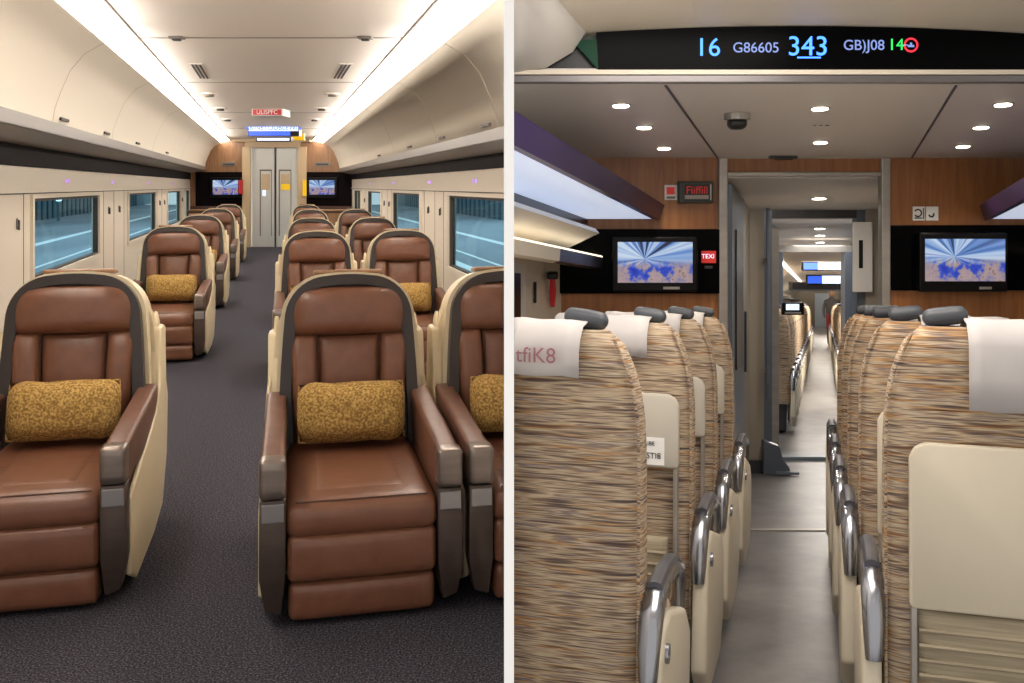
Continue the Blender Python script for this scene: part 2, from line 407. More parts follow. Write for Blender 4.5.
# ceiling seams, vents, detectors, ceiling signs
for i, y in enumerate((8.75, 12.5, 17.6, 22.6)):
    bm = bmesh.new(); box(bm, -1.17, 1.17, y, y+.03, HC-.004, HC, LM); struct('trim_4', bm, 'seamline')
for s in (-1, 1):
    bm = bmesh.new(); box(bm, s*1.165-.012, s*1.165+.012, Y0, YE, HC-.012, HC, LM); struct('trim_5', bm, 'seamline')
    y = 8.7
    t = thing('ceiling_fitting', 'small grey fitting on the front seam of the cream ceiling, %s side' % ('left' if s<0 else 'right'), 'fitting', LM(s*.82, y, HC))
    build('base_plate', rbox(0,0,-.012,.13,.10,.022,.012), 'shelf', t, True); build('lens', rbox(0,0,-.028,.07,.06,.02,.01), 'seamd', t, True)
    t = thing('ceiling_vent', 'slotted dark air vent in the %s part of the cream ceiling' % ('left' if s<0 else 'right'), 'vent', LM(s*.80, 10.6, HC), (0,0,math.atan(-KL)))
    build('vent_frame', bbox(-.07,.07,0,1.5,-.008,0,.003), 'ceil', t)
    for q in range(3): build('slot', bbox(-.05+q*.04,-.03+q*.04,.05,1.45,-.012,-.006), 'seamd', t)
    for q,(a,y) in enumerate(((.86,14.0),(.84,16.6),(.84,19.3))):
        t = thing('smoke_detector', '%s round ceiling detector, counted from the vent, %s side' % (['first','second','third'][q], 'left' if s<0 else 'right'), 'detector', LM(s*a,y,HC))
        build('base', disc((0,0,-.02),.11,.02), 'ceil', t); build('cap', disc((0,0,-.05),.06,.03), 'seamline' if q==0 else 'seamd', t)
t = thing('ceiling_sign', 'red lettered strip sign flush on the cream ceiling', 'sign', LM(-.03+.02, 17.0, HC))
build('sign_plate', bbox(-.26,.26,-.2,.3,-.12,0,.006), 'white', t); build('sign_face', bbox(-.24,.24,-.206,-.199,-.108,-.012), 'redp', t)
text('sign_text', 'ULISPFC', .10, 'white', t, (0,-.208,-.06), (pi/2,0,0))
# end wall, doors, screens: one cross plane at the far end
YF = YE
def LX(x): return (x-546)/1000*YF
def LZ(y): return EYE-(y-186)/1000*YF
def fbox(bm, x0, x1, y0, y1, d0, d1): box(bm, LX(x0), LX(x1), YF-d1, YF-d0, LZ(y1), LZ(y0))   # px rectangle standing off the wall by d0..d1
def fpart(name, rect, d0, d1, material, parent=None, bev=0):
    bm = bmesh.new(); fbox(bm, *rect, d0, d1)
    if bev: bmesh.ops.bevel(bm, geom=bm.edges[:], offset=bev, segments=2, profile=.5, affect='EDGES')
    o = build(name, bm, material)
    if parent:
        for v in o.data.vertices: v.co -= parent.location
        o.parent = parent
    else: recentre(o)
    return o
bm = bmesh.new(); fbox(bm, 186, 246, 136, 248, -.3, 0); fbox(bm, 301, 360, 136, 248, -.3, 0); fbox(bm, 246, 301, 130, 147.5, -.3, 0)
struct('wall_end', bm, 'woodl')
for (x0,x1,nm) in ((196,244,'left'),(307,352,'right')):
    o = fpart('trim_6', (x0, x1, 172, 206), 0, .04, 'gloss'); o['kind'] = 'structure'
    o = fpart('trim_7', (x0-6, x1, 206, 247), 0, .05, 'woodd'); o['kind'] = 'structure'
o = fpart('trim_8', (246, 301, 141, 147.5), 0, .12, 'beige'); o['kind'] = 'structure'
for (x0,x1) in ((243.5,251.5),(298.5,307)):
    o = fpart('trim_9', (x0,x1,147,247.5), 0, .12, 'beige'); o['kind'] = 'structure'
o = fpart('trim_10', (236,312,134,142), 0, .3, 'beige'); o['kind'] = 'structure'
d = thing('door_1', None, None, px(275,247.5,YF)); d['kind'] = 'structure'
for (x0,x1,wx0,wx1) in ((251.5,274.3,259.5,271.5),(275.7,298.5,278.5,291)):
    lf = fpart('door_leaf', (x0,x1,147.5,247.5), -.10, -.03, 'doorg', d, .02)
    fr = bmesh.new()
    for q in ((wx0,wx1,169.5,171),(wx0,wx0+1.1,170,236),(wx1-.6,wx1,170,236)): fbox(fr, *q, -.03, -.02)
    o = build('door_panel_frame', fr, 'seamline'); 
    for v in o.data.vertices: v.co -= d.location
    o.parent = d
    fpart('door_glass', (wx0+2,wx1-2,174,190), -.03,-.018, 'beige', d)
bm = bmesh.new(); fbox(bm, 274.3,275.7,147.5,247.5,-.10,-.02); o = build('door_seal', bm, 'greyd'); 
for v in o.data.vertices: v.co -= d.location
o.parent = d
o = fpart('door_notice', (262.5,265.5,190,196), -.018,-.005, 'dispwhite'); tag(o, 'small pale blue notice on the left grey door leaf', 'notice')
o = fpart('door_notice', (281,290,184,190), -.018,-.005, 'yellow'); tag(o, 'yellow sticker on the right grey door leaf', 'notice')
for (x0,x1,nm,lab,sm) in ((212,242,'tv','small lit television on the dark panel left of the grey doors','screen'),(308,338,'tv','small lit television on the dark panel right of the grey doors','screen2')):
    c = px((x0+x1)/2, 187.5, YF); t = thing('television', lab, 'television', c)
    fpart('bezel', (x0,x1,177.5,198), .04, .14, 'bezel', t, .015)
    sc = bbox(-(x1-x0-5)/2000*YF,(x1-x0-5)/2000*YF,-.15,-.138,-7/1000*YF,7.3/1000*YF); build('screen', sc, sm, t)
o = fpart('red_notice', (240.8,244.6,180,194), .15,.2, 'redp'); tag(o, 'small red notice beside the television left of the grey doors', 'notice')
o = fpart('yellow_notice', (304.3,308,180,196), .15,.2, 'yellow'); tag(o, 'small yellow notice beside the television right of the grey doors', 'notice')
for (x0,x1,lab) in ((222,236,'small grey grille on the wood panel above the left television'),(315,330,'small grey grille on the wood panel above the right television')):
    t = thing('speaker_grille', lab, 'grille', px((x0+x1)/2,164,YF))
    fpart('grille_plate', (x0,x1,162,166.5), 0,.03,'shelf',t,.005)
    fpart('grille_slot', (x0+1.5,x1-1.5,163.6,165), .03,.035,'seamd',t)
# hanging display
t = thing('ceiling_display', 'blue and white lit information display hanging above the grey doors', 'display', px(273,124,22))
def hp(name, x0,x1,y0,y1,Yd,th,m):
    bm = bmesh.new(); A = px(x0,y1,Yd); B = px(x1,y0,Yd); box(bm, A.x,B.x,Yd,Yd+th,A.z,B.z)
    o = build(name,bm,m)
    for v in o.data.vertices: v.co -= t.location
    o.parent = t; return o
hp('housing', 248,299,123.5,136,22,.25,'bezel'); hp('display_face', 248.6,298,124.5,131,21.98,.02,'dispwhite'); hp('display_face', 248.6,290,131,135.6,21.98,.02,'dispblue')
text('display_text', 'ABINETOUBLEWN', .15, 'dispblue', t, px(273,127.8,21.97)-t.location)
hp('lower_bar', 256,291,137,141.5,22,.2,'bezel'); hp('lower_face', 257,289,138,140.5,21.98,.02,'dispwhite')
t = thing('yellow_sign', 'yellow sign beside the hanging blue display, under the ceiling', 'sign', px(300,137,23))
hp('sign_plate', 292,304,133.5,140,23,.1,'yellow'); hp('mounting_bracket', 297,299,129,134,23.02,.05,'shelf')
for (x0,x1,lab) in ((190,240,'brown cabinet under the left television'),(309,352,'brown cabinet under the right television')):
    t = thing('end_cabinet', lab, 'cabinet', Vector((px((x0+x1)/2,0,27.0).x, 27.0, 0)))
    wv = (x1-x0)/2000*26.4 - .04
    build('body', bbox(-wv,wv,-.35,0,0,1.05,.02), 'woodd', t); build('cabinet_top', bbox(-wv-.02,wv+.02,-.38,.02,1.05,1.09,.01), 'woodl', t)
    build('door', bbox(-wv+.04,-.01,-.37,-.35,.06,1.0,.004), 'woodl', t); build('door', bbox(.01,wv-.04,-.37,-.35,.06,1.0,.004), 'woodl', t)

# outside the windows: a lit winter platform with a fence and lamps
for s in (-1,1):
    wl = (LW if s<0 else RW) + s*.25
    far = 9.5
    bm = bmesh.new(); box(bm, wl, wl+s*far, 6, 95, -.3, -.05, LM); o = struct('ground', bm, 'snow'); tag(o,'blue grey platform paving outside the %s windows' % ('left' if s<0 else 'right'),'platform')
    for q,(a0,a1) in enumerate(((1.6,1.85),(2.5,2.6),(4.4,4.7))):
        bm = bmesh.new(); box(bm, wl+s*a0, wl+s*a1, 6, 90, -.05, -.04, LM); struct('platform_line', bm, 'paint')
    t = thing('platform_fence', 'tall teal slatted fence beyond the %s windows' % ('left' if s<0 else 'right'), 'fence', LM(wl+s*far,20,-.05))
    bm = bmesh.new()
    box(bm, wl+s*far, wl+s*(far+.1), 6, 110, -.05, 4.5, LM); o = build('fence_panel', bm, 'fence'); 
    for v in o.data.vertices: v.co -= t.location
    o.parent = t
    bm = bmesh.new()
    for k in range(60): box(bm, wl+s*(far-.08), wl+s*far, 12+k*1.3, 12.3+k*1.3, -.05, 4.2, LM)
    o = build('fence_slats', bm, 'slat')
    for v in o.data.vertices: v.co -= t.location
    o.parent = t
    for k in range(5 if s < 0 else 3):
        y = 27+k*6
        t = thing('platform_lamp', ['nearest','second','third','fourth','last'][k]+' tall pale lamp column on the platform outside the %s windows' % ('left' if s<0 else 'right'), 'lamp', LM(wl+s*(far-1.2), y, -.05), group='platform lamps')
        build('lamp_column', bbox(-.06,.06,-.06,.06,0,1.0,.01), 'fence', t); build('lamp_head', rbox(0,0,1.3,.28,.28,.6,.1), 'lamp', t, True)

# ------------------------------------------------------------------ brown recliner
def arch(hw, zb, zt, rr=.17, dome=.012, taper=.03, n=10):
    """open outline: up the left side, over the top, down the right"""
    L = []
    for i in range(7): 
        z = zb + (zt-rr-zb)*i/6; L.append((-(hw - taper*(i/6)**2), z))
    w = hw-taper
    for i in range(1,n+1):
        a = pi - (pi/2)*i/n; L.append((-w+rr+rr*cos(a), zt-dome-rr+rr*sin(a) + dome*(i/n)))
    for i in range(1,6): x = -w+rr + 2*(w-rr)*i/6; L.append((x, zt + dome*.6*(1-(x/(w-rr))**2)))
    R_ = [(-x,z) for x,z in L[:6+1+n]][::-1]
    return L + R_
def make_recliner():
    root = thing('recliner_seat', '', 'seat')
    lean = Matrix.Translation((0,1.0,.44)) @ Matrix.Rotation(-R(7),4,'X') @ Matrix.Translation((0,-1.0,-.44))
    # base and footrest
    build('base', merge(bbox(-.26,.26,.12,1.0,0,.10,.02), bbox(-.36,.36,.55,1.2,0,.06,.02)), 'cream', root)
    f = build('footrest', merge(rbox(0,.07,.265,.585,.16,.19,.035,(0,.012,0)), rbox(0,.075,.095,.575,.15,.155,.035,(0,.008,0))), 'leather', root, True)
    # seat cushion
    s = build('seat_cushion', rbox(0,.52,.41,.60,1.06,.14,.05,(0,.006,.012),10), 'leather', root, True)
    build('seat_panel', rbox(0,.47,.478,.36,.66,.022,.011,(0,0,.004),8), 'leather', s, True)
    bm = merge(tube([(-.19,.13,.484),(-.19,.82,.484)],.0035,6), tube([(.19,.13,.484),(.19,.82,.484)],.0035,6), tube([(-.19,.13,.484),(.19,.13,.484)],.0035,6), tube([(-.19,.45,.487),(.19,.45,.487)],.0035,6), tube([(-.26,.02,.482),(.26,.02,.482)],.003,6))
    build('stitching', bm, 'seam', s)
    # backrest
    def hb(z): return .265 + .02*min(1,max(0,(z-.45)/.5))
    def hh(z):
        if z <= 1.10: return .285
        t = min(1,(z-1.10)/.125); return .17 + .115*math.sqrt(max(0,1-t*t))
    b = build('backrest', xf(merge(pad(lambda z: (-.15,.15), .46, .985, .05, .99), pad(lambda z: (-hb(z),-.135-.02*(z-.46)/.52), .44, 1.0, .085, .99), pad(lambda z: (.135+.02*(z-.46)/.52,hb(z)), .44, 1.0, .085, .99)), lean), 'leather', root, True)
    for q in (-1,1): build('stitching', xf(tube([(q*.142,.945,.50),(q*.150,.94,.96)],.003,6), lean), 'seam', b)
    build('headrest', xf(pad(hh, .985, 1.225, .10, .99), lean), 'leather', root, True)
    build('backrest_core', xf(prism(arch(.30,.42,1.235,.16), 'y', .99, 1.03), lean), 'rim', root)
    A = arch(.338,.40,1.275,.20); B = arch(.284,.40,1.225,.15)
    build('backrest_rim', xf(band(A,B,.93,1.05), lean), 'rim', root, True)
    A2 = arch(.358,.30,1.289,.215); B2 = arch(.334,.30,1.262,.19)
    sh = build('back_shell', xf(merge(band(A2,B2,1.0,1.22), prism(arch(.35,.12,1.280,.19),'y',1.10,1.19), prism(arch(.394,.12,1.25,.27,taper=.04),'y',1.11,1.25)), lean), 'cream', root, True)
    build('shell_cap', xf(rbox(0,1.09,1.298,.34,.14,.022,.011), lean), 'woodl', root, True)
    # arms
    for sg in (-1,1):
        ar = build('armrest', merge(prism([(.05,.655),(.05,.48),(.95,.50),(1.05,.72),(.95,.715),(.5,.685)], 'x', sg*.297, sg*.392, .02, 3)), 'armleather', root, True)
        build('arm_panel', bbox(*sorted((sg*.303,sg*.375)),.06,1.05,.10,.50,.01), 'armleather', root)
        cp = build('arm_cap', merge(rbox(sg*.345,.03,.585,.104,.11,.155,.022)), 'capmetal', root, True)
        build('arm_front', prism([(sg*.295,.505),(sg*.395,.505),(sg*.397,.2),(sg*.375,.08),(sg*.315,.06),(sg*.297,.2)], 'y', -.012,.09,.008,2), 'capdark', root, True)
        build('arm_badge', bbox(*sorted((sg*.303,sg*.388)),-.018,0,.42,.492,.004), 'badge', root, False)
        poly = [(.09,.10),(.10,.42),(.30,.47),(.62,.53),(.92,.60),(1.10,.70),(1.17,.84),(1.22,.98),(1.28,1.06),(1.33,1.0),(1.33,.95),(1.36,.6),(1.30,.30),(1.12,.08),(.8,.035),(.25,.03)]
        bm = prism(poly, 'x', sg*.380, sg*.402, .009, 3)
        bmesh.ops.triangulate(bm, faces=[f for f in bm.faces if len(f.verts) > 6])
        for v in bm.verts:
            q = min(1, max(0, (v.co.z-.55)/.6)); v.co.x -= sg*.046*q*q*(3-2*q)
        build('side_shell', bm, 'cream', root, True)
    build('shell_skirt', prism([(1.10,.05),(1.34,.3),(1.40,.6),(1.36,.98),(1.20,.98),(1.05,.5)], 'x', -.39,.39,.02,2), 'cream', root, True)
    return root
rec = make_recliner()
rec_labels = []
recs = [  # a, back depth, label, pillow
 (.364, 5.05, 'large brown leather recliner by the dark carpet aisle, whole seat in front of all others'),
 (1.214,5.26, 'brown leather recliner cut off by the white partition, right of the large whole one'),
 (-1.00,5.08,'brown leather recliner left of the aisle, nearest one, with visible cream side shell'),
 (-1.85,4.88,'brown leather recliner beside the large left window, behind the nearest left seat'),
 (-1.06,10.8, 'brown leather recliner left of the aisle, second one back, standing alone by the wall'),
 (.42,  9.7, 'brown recliner directly behind the large whole one, only its upper back showing'),
 (1.27, 9.9, 'brown recliner with pillow in second row beside the right window wall'),
 (-1.07,14.9,'third brown recliner back on the left of the aisle, well behind the second'),
 (.53,  13.6,'third-row brown recliner right of the aisle, top of its back showing'),
 (1.38, 13.8,'third-row brown recliner against the right window wall'),
 (-1.05,19.1,'fourth brown recliner back on the left of the aisle, near the cabinet'),
 (.70,  18.4,'fourth-row brown recliner right of the aisle, nearly hidden by the third'),
 (1.55, 18.6,'fourth-row brown recliner against the right window wall'),
 (-1.02,23.4,'last brown recliner on the left of the aisle, in front of the end cabinet'),
 (.80,  23.0,'last brown recliner on the right of the aisle, in front of the grey doors'),
]
pil = thing('throw_pillow', '', 'pillow')
bm = rbox(0,0,0,.50,.17,.29,.08,(0,.02,0),14)
for v in bm.verts:
    u = v.co.x/.25; w = v.co.z/.145
    v.co.y *= (1-.35*abs(u)**4)*(1-.3*abs(w)**4)
    v.co.z *= (1-.07*(1-abs(u)**2)) ; v.co.z += .004*sin(u*7)
build('pillow_body', bm, 'pillow', pil, True)
build('piping', tube([(-.242,0,-.130),(0,0,-.134),(.242,0,-.130),(.246,0,0),(.242,0,.130),(0,0,.134),(-.242,0,.130),(-.246,0,0),(-.242,0,-.130)], .006, 6), 'pillow', pil, True)
np_ = 0
where = ['on the large whole brown recliner by the aisle','on the recliner cut off by the white partition','on the nearest recliner left of the aisle',None,'on the second recliner left of the aisle','on the recliner directly behind the large whole one','on the second-row recliner by the right windows','on the third recliner left of the aisle']
for i, (a, yb, lab) in enumerate(recs):
    o = rec if i == 0 else copy_tree(rec)
    y = yb-1.1
    aa = a
    o.location = LM(aa, y, 0); o.rotation_euler = (0,0,YAWL); o['label'] = lab; o['group'] = 'brown leather recliners'
    if i < 8 and where[i]:
        p = pil if np_ == 0 else copy_tree(pil)
        np_ += 1
        off = Matrix.Rotation(YAWL,4,'Z') @ Vector((0,.80,.655))
        p.location = o.location + off; p.rotation_euler = (-R(14),0,YAWL)
        p['label'] = 'mustard yellow woven pillow ' + where[i]; p['group'] = 'mustard pillows on the recliners'

# ================================================================== carriage with striped seats
# Its bulkhead, door frame and header are upright cross planes.
FIRST = {o.name for o in COL.objects}
YB, YH = 5.75, 3.84
def rrect(name, x0,x1,y0,y1,Yd,d0,d1,material,parent=None,bev=0,smooth=False):
    bm = bmesh.new(); A = px(x0,y1,Yd); B = px(x1,y0,Yd); box(bm, A.x,B.x,Yd-d1,Yd-d0,A.z,B.z)
    if bev: bmesh.ops.bevel(bm, geom=bm.edges[:], offset=bev, segments=2, profile=.5, affect='EDGES')
    o = build(name,bm,material,None,smooth)
    if parent:
        for v in o.data.vertices: v.co -= parent.location
        o.parent = parent
    else: recentre(o)
    return o
def S(o): o['kind'] = 'structure'; return o
S(build('floor', runR([(-1.7,-.08),(1.8,-.08),(1.8,0),(-1.7,0)], 1.2, 7.7), 'vinyl'))
S(build('floor', runR([(-.7,-.08),(.7,-.08),(.7,0),(-.7,0)], 7.7, 8.45), 'vinyl'))
S(build('floor', runR([(-2.2,-.06),(2.2,-.06),(2.2,.015),(-2.2,.015)], 8.45, 60), 'vinyl'))
bm = bmesh.new(); box(bm, -.42,.6, 8.3, 8.5, 0,.03, RM); S(recentre(build('trim_1', bm, 'step')))
bm = bmesh.new(); box(bm, -.6,.6, 5.72, 5.77, 0,.006, RM); S(recentre(build('trim_2', bm, 'steel')))
# bulkhead of wood veneer with the door opening
bm = bmesh.new()
for q in ((430,719,156,640),(888,1110,156,640),(719,888,156,172)):
    A = px(q[0],q[3],YB); B = px(q[1],q[2],YB); box(bm, A.x,B.x,YB,YB+.06,A.z,B.z)
S(recentre(build('wall_bulkhead', bm, 'wood')))
for (x0,x1,y1,nm) in ((552,719,293,'l'),(890,1110,290,'r')):
    S(rrect('trim_3', x0,x1,(229 if nm=='l' else 225),y1,YB,0,.03,'blackgloss',bev=.004))
S(rrect('trim_4', 718,727,158,532,YB,-.04,.03,'steel',bev=.006)); S(rrect('trim_4', 880,889,158,532,YB,-.04,.03,'steel',bev=.006))
S(rrect('trim_5', 727,880,172,176.5,YB,-.04,.02,'steel',bev=.004))
S(rrect('trim_6', 718,889,155.5,158.5,YB,-.02,.02,'steel'))
# vestibule ceiling, header, main ceiling
S(recentre(build('ceiling', runR([(-1.5,2.14),(1.6,2.14),(1.6,2.2),(-1.5,2.2)], YH-.02, YB+.02), 'ceilr')))
for a in (-.60,.515):
    bm = bmesh.new(); box(bm, a-.005,a+.005,YH,YB,2.136,2.14,RM); S(recentre(build('trim_7', bm, 'greyd')))
bm = bmesh.new()
pts = []
n=24
def archy(x): return 27.5 + 15*((x-800)/235)**2*.55
# LED header: glass face with a curved upper edge
t = thing('information_display', 'long black led information panel across the ceiling showing blue train numbers', 'display', px(780,50,YH))
def hdr(name, poly, y0, y1, m, bev=0):
    A = [px(x,y,YH) for x,y in poly]; bm = prism([(p.x,p.z) for p in A], 'y', YH-y1, YH-y0, bev)
    o = build(name, bm, m)
    for v in o.data.vertices: v.co -= t.location
    o.parent = t; return o
top = [(x, archy(x)) for x in range(596, 1121, 20)]
hdr('panel_face', [(598,71.5)]+top+[(1116,71.5)], 0,.03,'blackgloss')
hdr('panel_reflection', [(572,41),(596.5,40),(598.5,71.5)], 0,.028,'green')  # green reflection at the header's left end, painted as a dark triangle
text('display_number', '16', .098, 'ledblue', t, px(708,48,YH-.034)-t.location)
text('display_code', 'G86605', .055, 'ledpale', t, px(756,48,YH-.034)-t.location)
text('display_number', '343', .105, 'ledblue', t, px(808,47,YH-.034)-t.location)
text('display_code', 'GB)J08', .055, 'ledpale', t, px(864,45.5,YH-.034)-t.location)
text('display_number', '14', .062, 'ledgreen', t, px(896,45,YH-.034)-t.location)
o = build('display_underline', bbox(-.045,.045,-.001,0,-.003,.003), 'ledblue', t, at=px(809,57.5,YH-.033)-t.location)
bm = bmesh.new(); nn=20
for r0,r1 in ((.021,.028),):
    i_ = [bm.verts.new((r0*cos(2*pi*k/nn),0,r0*sin(2*pi*k/nn))) for k in range(nn)]; o_ = [bm.verts.new((r1*cos(2*pi*k/nn),0,r1*sin(2*pi*k/nn))) for k in range(nn)]
    for k in range(nn): bm.faces.new((i_[k],i_[(k+1)%nn],o_[(k+1)%nn],o_[k]))
build('display_symbol_ring', bm, 'ledred', t, at=px(911,45,YH-.034)-t.location)
build('display_symbol', merge(bbox(-.012,.012,-.001,0,-.008,0), bbox(-.004,.004,-.001,0,-.008,.009), bbox(-.03,-.012,-.001,0,-.002,.002)), 'ledpale', t, at=px(911,45,YH-.034)-t.location)
S(rrect('trim_8', 450,1116,71.5,76,YH,-.06,.06,'ceilr2')); S(rrect('trim_9', 450,1116,75.5,84.5,YH,-.06,.05,'steeld',bev=.006))
S(rrect('wall_header', 450,1116,-40,72,YH,-.12,-.02,'dark'))
# main ceiling of the near part: shallow vault meeting the header's curved edge
vp = [(px(x,archy(x),YH).x - KR*YH, px(x,archy(x),YH).z-(EYE-DR*YH-1.3)) for x in range(560,1121,28)]
S(recentre(build('ceiling', runR(thick([(vp[0][0]-.3,vp[0][1]-.0)]+vp,(0,.05)), 1.2, YH+.02), 'ceilr2', None, True)))
bm = runR(thick([(-.90,2.335),(-.95,2.26),(-1.05,2.20),(-1.2,2.165),(-1.6,2.15)],(-.0,.03)), 1.2, YH-.03)
o = recentre(build('luggage_bin', bm, 'whitebin', None, True)); tag(o,'white curved bin end at the top left of the striped-seat carriage, beside the led panel','luggage bin')
# luggage racks
for s in (-1,1):
    t = thing('luggage_rack', 'violet edged luggage rack with glowing pale underside, %s side of striped-seat carriage' % ('left' if s<0 else 'right'), 'luggage rack', RM(s*1.1,4.5,1.8))
    def put2(nm, bm, m, smooth=False):
        o = build(nm, bm, m, None, smooth)
        for v in o.data.vertices: v.co -= t.location
        o.parent = t; return o
    put2('rack_edge', runR([(s*.90,1.865),(s*.93,1.875),(s*.97,1.785),(s*.93,1.78)],1.2,YB-.03),'purple')
    put2('rack_top', runR([(s*.93,1.86),(s*1.49,1.90),(s*1.49,1.92),(s*.93,1.875)],1.2,YB-.03),'greyd')
    put2('rack_underside', runR([(s*.965,1.785),(s*1.34,1.785),(s*1.34,1.80),(s*.965,1.80)],1.2,YB-.05),'rackled')
    put2('rack_back', runR([(s*1.34,1.80),(s*1.36,1.80),(s*1.36,1.68),(s*1.34,1.68)],1.2,YB-.03),'dark')
    put2('light_line', runR([(s*1.335,1.745),(s*1.34,1.745),(s*1.34,1.70),(s*1.335,1.70)],1.2,YB-.3),'coolled')
    put2('lower_panel', runR([(s*1.18,1.675),(s*1.38,1.58),(s*1.49,1.60),(s*1.20,1.70)],1.2,YB-.45),'whitebin')
    bm = runR([(s*1.5,-.02),(s*1.58,-.02),(s*1.58,2.1),(s*1.5,2.1)],1.2,YB); S(recentre(build('wall_'+('left' if s<0 else 'right'), bm, 'cove')))
    bm = runR([(s*1.255,1.575),(s*1.30,1.580),(s*1.30,1.570),(s*1.255,1.565)],1.2,YB-.03); o = recentre(build('cove_light', bm, 'warmled')); tag(o,'thin warm light line under the %s rack of the striped-seat carriage' % ('left' if s<0 else 'right'),'light')
    cv = [(s*1.25,1.565),(s*1.5,1.565),(s*1.5,1.535),(s*1.29,1.495),(s*1.255,1.505)]
    S(recentre(build('trim_10', runR(cv,1.2,4.78), 'cove', None))); S(recentre(build('trim_11', runR(cv,4.78,YB-.03), 'greyd', None)))
t = thing('window_9', None, None, RM(-1.5,4.2,1.2)); t['kind'] = 'structure'
for nm_,(y0,y1,e0,e1,a0,a1),mm in (('window_frame',(3.3,5.02,.88,1.50,-1.5,-1.485),'whitebin'),('window_pane',(3.4,4.92,.95,1.45,-1.49,-1.482),'dark')):
    bm = bmesh.new(); box(bm,a0,a1,y0,y1,e0,e1,RM); o = build(nm_,bm,mm)
    for v in o.data.vertices: v.co -= t.location
    o.parent = t
t = thing('emergency_hammer', 'red emergency hammer hanging on the cream wall beside the black panel', 'hammer', RM(-1.46,5.42,1.455))
build('hammer_head', rbox(0,0,0,.06,.13,.035,.012), 'blk', t, True); build('handle', tube([(0,0,-.01),(0,0,-.09),(0,.005,-.17)],[.014,.02,.012],8), 'redp', t, True)
t = thing('coat_hook', 'black vertical hook on the cream wall left of the red hammer', 'hook', RM(-1.5,5.2,1.36)); build('hook_plate', rbox(.008,0,0,.016,.03,.11,.007),'blk',t,True)
# televisions on the bulkhead
for (x0,x1,y0,y1,a0,a1,b0,b1,lab,sm) in ((611,695,236,290,616.5,690,241,281,'wall television on the black panel left of the doorway','screen'),(913,1000,232,290,918.5,997,238,279.5,'wall television on the black panel right of the doorway','screen2')):
    c = px((a0+a1)/2,(b0+b1)/2,YB); t = thing('television', lab, 'television', c)
    rrect('bezel', x0,x1,y0,y1,YB,.03,.10,'bezel',t,.008)
    w = (a1-a0)/2000*YB; h = (b1-b0)/2000*YB
    build('screen', bbox(-w,w,-.104,-.098,-h,h), sm, t)
    rrect('logo_plate', (a0+a1)/2+(8 if x0<700 else 14),(a0+a1)/2+(24 if x0<700 else 26),285,287.5,YB,.1,.103,'steel',t)
    rrect('mounting_bracket', x0+10,x1-10,y0+12,y1-12,YB,0,.03,'greyd',t)
# signs
t = thing('warning_sign', 'small white sign with red square on the wood wall above the television', 'sign', px(670.5,192,YB))
rrect('plate', 664.5,677,185,200,YB,0,.006,'white',t); rrect('symbol', 666.5,674.5,187,194.5,YB,.006,.008,'red',t); rrect('caption', 666.5,675,196.5,198.5,YB,.006,.008,'seamline',t)
t = thing('emergency_box', 'dark framed sign box with red lettering on the wood wall', 'sign', px(695,192.5,YB))
rrect('casing', 677.5,712,181.5,203,YB,0,.05,'greenish',t,.006); rrect('window_face', 683,710,184.5,200.5,YB,.05,.055,'blk',t)
text('lettering', 'Fiiffill', .062, 'red', t, px(697,190.5,YB-.058)-t.location, (pi/2,0,0)); rrect('caption_bar', 683.5,707,195,199,YB,.055,.058,'shelfu',t); rrect('side_strip', 708.5,709.8,184.5,200,YB,.055,.058,'steel',t)
t = thing('red_sticker', 'glowing red square notice on the black panel beside the doorway', 'notice', px(708,256.5,YB))
rrect('plate', 700.5,715,250.5,262.5,YB,.03,.036,'red',t); text('lettering', 'TEXI', .036, 'dispwhite', t, px(708,256.5,YB-.038)-t.location); rrect('small_plate', 704,711.5,265.5,268,YB,.03,.034,'greyd',t)
t = thing('toilet_sign', 'pair of small white square signs with black symbols above right television', 'sign', px(925,213,YB))
rrect('plate', 912.5,924.5,206.5,220.5,YB,0,.006,'white',t); rrect('plate', 925.5,938,206.5,220.5,YB,0,.006,'white',t)
def ringR(name, cx, cy, r, w, a0, a1, mtl):
    bm = bmesh.new(); k = 16; I=[];O=[]
    for q in range(k+1):
        a = a0+(a1-a0)*q/k; I.append(bm.verts.new((r*cos(a),0,r*sin(a)))); O.append(bm.verts.new(((r+w)*cos(a),0,(r+w)*sin(a))))
    for q in range(k): bm.faces.new((I[q],I[q+1],O[q+1],O[q]))
    return build(name,bm,mtl,t,at=px(cx,cy,YB-.008)-t.location)
ringR('symbol',918,213,.016,.008,-2.6,2.6,'blk'); ringR('symbol',931.5,214.5,.008,.010,-3.1,.6,'blk'); rrect('symbol', 914,922,217.5,218.6,YB,.006,.008,'blk',t); rrect('symbol', 922.6,923.6,208,219,YB,.006,.008,'blk',t)
# downlights and dome camera
HCR = .84
dl = [(621,105,'left trio, nearest'),(644,127,'left trio, middle'),(664,148,'left trio, furthest'),(820,108,'middle pair, nearer'),(820.5,142,'middle pair, further'),(1003,104,'right trio, nearest'),(981,127,'right trio, middle'),(963,146,'right trio, furthest')]
def downlight(P, lab, r=.035, lamp=0, grp='recessed ceiling downlights'):
    t = thing('downlight', lab, 'downlight', P, (-R(6.7),0,0), grp)
    build('trim_ring', disc((0,0,-.004),r*1.25,.006), 'steel', t); build('lens', disc((0,0,-.007),r,.005), 'down', t)
    if lamp:
        L = bpy.data.lights.new('downlight_lamp','SPOT'); L.energy = lamp*1.6; L.spot_size = R(125); L.spot_blend = .6; L.color = (1,.88,.74); L.shadow_soft_size = .04
        lo = bpy.data.objects.new('downlight_lamp', L); COL.objects.link(lo); lo.parent = t; lo.location = (0,0,-.03)
for (x,y,l) in dl:
    Y = HCR*1000/(304-y); downlight(px(x,y,Y), 'small round downlight in the grey ceiling, '+l, .034, 9)
